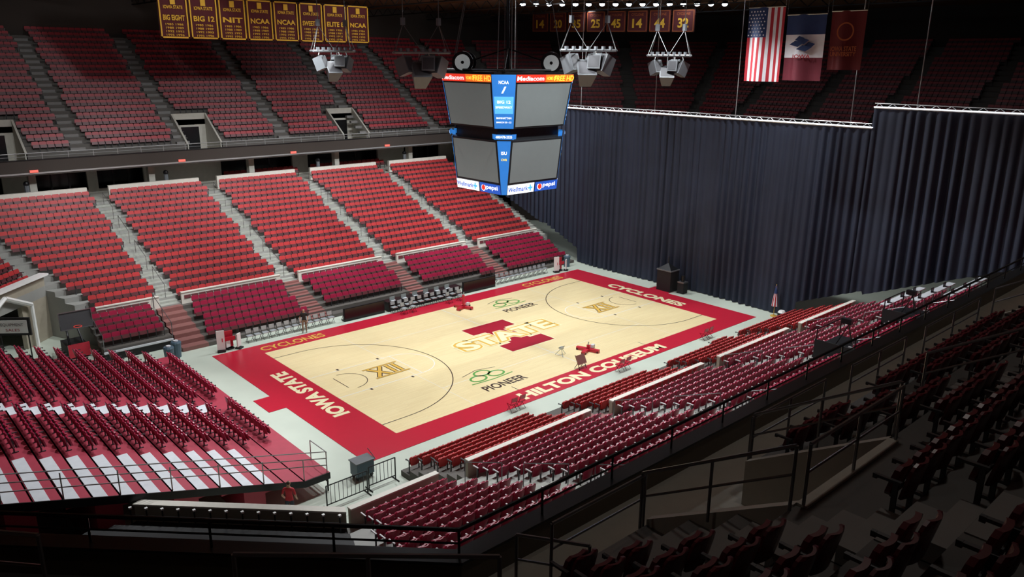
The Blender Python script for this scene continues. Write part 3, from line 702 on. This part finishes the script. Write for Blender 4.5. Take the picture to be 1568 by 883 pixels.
def stand_unit(x,y,hp):
    g=MB(); z=.02
    for a_ in(.35,.35+math.pi/2):
        R=RZ(a_); g.box((x,y,z+.11),(1.6,.26,.18),'red_paint',R)
        for s_ in(-.72,.72):
            p=V3(x,y,z+.06)+R@V3(s_,0,0); g.tube(p+R@V3(0,-.18,0),p+R@V3(0,.18,0),.05,'black_metal',8)
    g.tube((x,y,z+.15),(x,y,hp),.10,'red_paint',10); g.tube((x,y,hp),(x+.05,y,hp+.2),.04,'chair_silver',8)
    g.box((x+.3,y-.15,.35),(.3,.2,.2),'white_plank',RZ(.3)); g.make('volleyball_standard')
stand_unit(16.3,1.7,.45); stand_unit(15.9,14.4,1.1)
g=MB(); x,y=14.4,2.3
for a_ in range(3): g.tube((x,y,.5),(x+.4*math.cos(a_*2.1),y+.4*math.sin(a_*2.1),.03),.02,'chair_silver',5)
g.box((x,y,.52),(.25,.18,.14),'chair_silver'); g.tube((x-.3,y,.58),(x+.3,y,.58),.02,'black_metal',5); g.make('camera_tripod')
g=MB(); x,y=13.7,-.1
for sx in(-.3,.3):
    g.tube((x+sx,y-.2,.02),(x+sx,y+.25,.9),.02,'black_metal',5); g.tube((x+sx,y+.25,.02),(x+sx,y-.05,.5),.02,'black_metal',5)
g.box((x,y,.62),(.7,.1,.6),'step_brown',RX(-.45)); g.tube((x-.3,y-.15,.2),(x+.3,y-.15,.2),.02,'black_metal',5); g.make('display_easel')
for (x,y) in((6.3,-1.9),(15.2,-2.0),(24.1,-2.0)):
    chair(x,y,0,'red_paint'); chair(x+.62,y+.03,.05,'red_paint')
for x,y in((-1.5,17.3),(29.6,17.4)):
    g=MB()
    for k,(dx,dy,w,h_,mt) in enumerate(((-.5,0,.5,1.3,'white_paint'),(.1,.25,.6,1.1,'red_paint'),(.1,.22,.45,.5,'white_paint'),(.65,-.1,.4,.9,'white_paint'))):
        g.box((x+dx,y+dy,h_/2+.15),(w,.08,h_),mt,RZ(.3*k-.3)); g.box((x+dx,y+dy,.06),(w,.4,.08),'black_metal',RZ(.3*k-.3))
    g.box((x,y-.05,.8),(.9,.05,.25),'red_paint'); g.make('advertising_board')
for x,y in((-5.2,17.6),(-4.5,18.3),(31.4,18.3)):
    g=MB(); g.tube((x,y,0),(x,y,.95),.26,'bin_blue',12,.32); g.tube((x,y,.95),(x,y,1.05),.34,'bin_blue',12,.28); g.tube((x,y,1.05),(x,y,1.12),.15,'white_plank',10); g.make('trash_bin')
g=MB(); x,y=32.2,7.3
g.prism([(x-.55,y-.7,0.012),(x+.55,y-.7,0.012),(x+.55,y+.7,0.012),(x-.55,y+.7,0.012)],(0,0,1.74),'black_matte')
g.b2((x-.6,y-.75,1.75),(x+.6,y+.75,1.85),'speaker_grey')
v=[(x-.55,y-.7,1.85),(x+.55,y-.7,1.85),(x+.55,y+.7,1.85),(x-.55,y+.7,1.85),(x,y,2.35)]
g.add(v,[(0,1,4),(1,2,4),(2,3,4),(3,0,4)],'black_metal'); g.tube((x,y,2.3),(x,y,2.9),.04,'black_metal',5)
g.make('equipment_case')
g=MB(); g.b2((32.1,5.6,.0),(32.7,6.2,.9),'black_matte'); g.b2((32.08,5.58,.9),(32.72,6.22,1.0),'rail_metal'); g.tube((32.4,5.9,1),(32.4,5.9,1.5),.15,'black_metal',8); g.make('equipment_case')
g=MB(); x,y=32.6,-2.4; g.tube((x,y,0),(x,y,.06),.25,'gold_paint',12); g.tube((x,y,.05),(x,y,2.5),.025,'gold_paint',6)
for i in range(10):
    a_=i*.63; g.tube((x+.14*math.cos(a_),y+.18*math.sin(a_),.8),(x+.03*math.cos(a_),y+.03*math.sin(a_),2.35),.07,('flag_red','flag_white')[i%2],5,.03)
g.tube((x,y,1.8),(x,y,2.4),.14,'flag_blue',8,.05); g.make('flag_stand')
g=MB(); g.tube((32.3,-3.2,0),(32.3,-3.2,.55),.3,'black_metal',12); g.tube((32.3,-3.2,.55),(32.3,-3.2,.7),.3,'white_paint',12,.2); g.make('trash_bin')
g=MB(); x,y=-9.2,23.2
g.b2((x-.6,y-1,.15),(x+.6,y+1,.75),'black_matte'); g.b2((x-.62,y-1.15,.1),(x+.62,y-1,.95),'red_paint')
for dx in(-.5,.5):
    g.tube((x+dx*.8,y-.6,.7),(x+dx*.6,y+.3,1.9),.06,'black_metal'); g.tube((x+dx*.6,y+.3,1.9),(x+dx*.6,y-1.2,2.5),.06,'black_metal')
    for dy in(-.8,.8): g.tube((x+dx-.1,y+dy,.1),(x+dx+.1,y+dy,.1),.1,'black_metal',8)
g.box((x,y-1.25,2.6),(1.83,.05,1.07),'speaker_grille',RX(-.2))
for dz in(-.53,.53): g.box((x,y-1.28+dz*.2,2.6+dz),(1.87,.08,.05),'rail_metal')
for dx in(-.92,.92): g.box((x+dx,y-1.28,2.6),(.05,.09,1.07),'rail_metal')
g.path([(x+.23*math.cos(t),y-1.6+.23*math.sin(t),2.25) for t in np.linspace(0,2*math.pi,13)],.012,'led_red',5)
g.make('basketball_hoop')
g=MB()
for x0,x1,y in((-6.2,-4.2,-4.0),(-4.0,-2.6,-3.8)):
    g.tube((x0,y,1.1),(x1,y,1.1),.025,'black_metal'); g.tube((x0,y,.2),(x1,y,.2),.025,'black_metal')
    for x in np.arange(x0,x1+.01,.2): g.tube((x,y,.2),(x,y,1.1),.014,'black_metal',4)
    for x in(x0,x1): g.tube((x,y,0),(x,y,1.1),.03,'black_metal'); g.tube((x,y-.3,.02),(x,y+.3,.02),.025,'black_metal')
g.make('crowd_barricade')
g=MB(); x,y=-3.6,-2.6
g.b2((x-.45,y-.3,.2),(x+.45,y+.3,.85),'bin_blue'); g.b2((x-.5,y-.35,.85),(x+.5,y+.35,.9),'speaker_grey'); g.tube((x+.5,y-.3,.9),(x+.5,y+.3,1.15),.02,'black_metal')
for dx in(-.35,.35):
    for dy in(-.2,.2): g.tube((x+dx,y+dy-.03,.09),(x+dx,y+dy+.03,.09),.09,'black_metal',8); g.tube((x+dx,y+dy,.09),(x+dx,y+dy,.25),.03,'black_metal',5)
g.make('utility_cart')
for x,y,z in((16.4,-15.2,5.0),(24.0,-15.2,5.0)):
    g=MB(); g.b2((x-1.3,y-1,z),(x+1.3,y+1,z+.1),'black_metal')
    g.b2((x-1.3,y-1.02,z-1.0),(x+1.3,y-.98,z+.0),'black_matte'); g.b2((x-1.32,y-1,z-1.0),(x-1.28,y+1,z+.5),'black_matte')
    for dx in(-1.25,1.25):
        for dy in(-.95,.95): g.tube((x+dx,y+dy,z-1.6),(x+dx,y+dy,z+1),.03,'black_metal',5)
    g.tube((x-1.25,y-.95,z+1),(x+1.25,y-.95,z+1),.03,'black_metal'); g.tube((x-1.25,y+.95,z+1),(x+1.25,y+.95,z+1),.03,'black_metal')
    for a_ in range(3): g.tube((x,y,z+1.2),(x+.5*math.cos(a_*2.1),y+.5*math.sin(a_*2.1),z+.1),.025,'black_metal',5)
    g.box((x,y+.1,z+1.35),(.25,.5,.25),'black_metal'); g.make('camera_platform')
# press desks on the near stand beside the curtain
for k in(5,7,9):
    y=edge('near',-14.4+k*.847+.1)[0][1]; z=1.9+k*.338
    g=MB(); g.b2((26.5,y-.2,z+.95),(32.3,y+.22,z+1.0),'white_plank')
    for x in np.arange(26.7,32.3,1.35): g.tube((x,y,z+.01),(x,y,z+.95),.03,'rail_metal',5)
    for x in(27.2,29.1,31): g.box((x,y,z+1.13),(.38,.04,.26),'black_metal')
    g.make('press_desk')
# ------------------------------------------------------------------ people
def person(name,loc,yaw,shirt,pants,sc=1.):
    J=[(0,0,.95,.135),(0,0,1.12,.125),(0,.0,1.30,.15),(0,-.01,1.43,.10),(0,0,1.51,.058),(0,.02,1.58,.07),(0,.025,1.66,.088),(0,.01,1.73,.07)]
    E=[(i,i+1) for i in range(7)]
    for s in(-1,1):
        b=len(J); J+=[(s*.10,0,.88,.095),(s*.11,.03*s+.02,.50,.062),(s*.12,.02*s-.02,.10,.042),(s*.13,.02*s+.13,.045,.035)]; E+=[(0,b),(b,b+1),(b+1,b+2),(b+2,b+3)]
        b=len(J); J+=[(s*.19,-.01,1.40,.062),(s*.27,-.03,1.13,.045),(s*.25,.13,.93,.033),(s*.24,.19,.88,.03)]; E+=[(3,b),(b,b+1),(b+1,b+2),(b+2,b+3)]
    me=bpy.data.meshes.new('b'); me.from_pydata([j[:3] for j in J],E,[]); ob=bpy.data.objects.new('b',me); COL.objects.link(ob)
    md=ob.modifiers.new('s','SKIN'); md.use_smooth_shade=True
    for i,j in enumerate(J): me.skin_vertices[0].data[i].radius=(j[3],j[3]*(.75 if i in(0,1,2,3) else 1))
    me.skin_vertices[0].data[0].use_root=True
    su=ob.modifiers.new('u','SUBSURF'); su.levels=2; su.render_levels=2
    bpy.context.view_layer.update(); ev=ob.evaluated_get(bpy.context.evaluated_depsgraph_get()); nm=bpy.data.meshes.new_from_object(ev)
    bpy.data.objects.remove(ob)
    nm.materials.clear()
    for x in('skin',shirt,pants,'shoe','hair'): nm.materials.append(MATS[x])
    for p in nm.polygons:
        c=p.center; k=1
        if c.z<.08: k=3
        elif c.z<.93 and abs(c.x)<.2 and not(c.y>.11 and c.z>.8): k=2
        elif abs(c.x)>.17 and c.z<1.2: k=0
        elif c.z>1.48: k=0
        if c.z>1.72 or (c.z>1.60 and c.y<-.01): k=4
        p.material_index=k; p.use_smooth=True
    body=bpy.data.objects.new(name,nm); COL.objects.link(body)
    g=MB()
    g.tube((0,.10,1.665),(0,.135,1.63),.012,'skin',6,.018)
    for s in(-1,1):
        g.ball((s*.033,.103,1.67),.012,'white_paint',nu=6,nv=4); g.ball((s*.033,.113,1.67),.006,'hair',nu=6,nv=4); g.ball((s*.088,.02,1.655),.022,'skin',.4,.8,1.3,6,5)
        h=V3(s*.24,.19,.88)
        for k,(dx,L_) in enumerate(((-.027,.065),(-.009,.075),(.009,.07),(.027,.055))):
            p=h+V3(dx,.01,-.01); p2=p+V3(0,.03,-L_*.55); p3=p2+V3(0,-.005,-L_*.5); g.tube(p,p2,.009,'skin',5); g.tube(p2,p3,.0085,'skin',5,.007)
        p=h+V3(-s*.03,.0,.01); g.tube(p,p+V3(-s*.025,.03,-.03),.010,'skin',5,.008)
    g.box((0,.105,1.615),(.045,.012,.008),'logo_red')
    g.make('face_and_fingers',True,parent=body)
    body.location=loc; body.rotation_euler=(0,0,yaw); body.scale=(sc,)*3
    return body
person('person',(-7.75,-3.75,0.0),-.8,'shirt_red','pants',1.05)
person('person',(3.9,17.2,0.012),2.6,'shirt_black','pants_tan')
# ------------------------------------------------------------------ lights
def spot(p,t,pw,ang,bl=.4,r=.5,col=(.95,.98,1)):
    l=bpy.data.lights.new('court_or_fill_spot','SPOT'); l.energy=pw; l.spot_size=math.radians(ang); l.spot_blend=bl; l.shadow_soft_size=r; l.color=col
    o=bpy.data.objects.new('court_or_fill_spot',l); COL.objects.link(o); o.location=p
    o.rotation_euler=(Vector(t)-Vector(p)).to_track_quat('-Z','Y').to_euler()
for x in(0,9.5,19,28.6):
    for y in(-1,16):
        spot((x,y,23.7),(x,y+(-2 if y<0 else 2),0),7600,124,.45)
for x in(2,15,26): spot((x,10,23.4),(x+1,31,4.5),12500,62,.6)
spot((-6,12,23.4),(-10,31,4.5),8000,60,.7)  # fill added to brighten the far left corner of the stands
for x in(-2,12,25): spot((x,4,23.4),(x+1,-15,4.5),10500,56,.6)
spot((-4,7,23.4),(-13,7,2),11000,64,.5)
for x in(-8,6,20,34): spot((x,22,24.0),(x,45,13.5),3000,80,.8)  # unseen fills added to lift the far upper seats
for x,y,z,p_ in((-8,-26,22,190),(4,-27,22,170),(16,-27,22,130),(-18,-22,22.5,90)):
    spot((x,y,z),(x,y-1,10),p_,130,.8,.3,(1,.93,.85))  # unseen warm fills added above the near upper bowl
spot((46,30,24),(52,30,12),500,130,.8); spot((46,0,24),(52,0,12),350,130,.8)
W=bpy.data.worlds.new('w'); SC.world=W; W.use_nodes=True; W.node_tree.nodes['Background'].inputs[0].default_value=(.02,.022,.03,1)
SC.view_settings.view_transform='Standard'
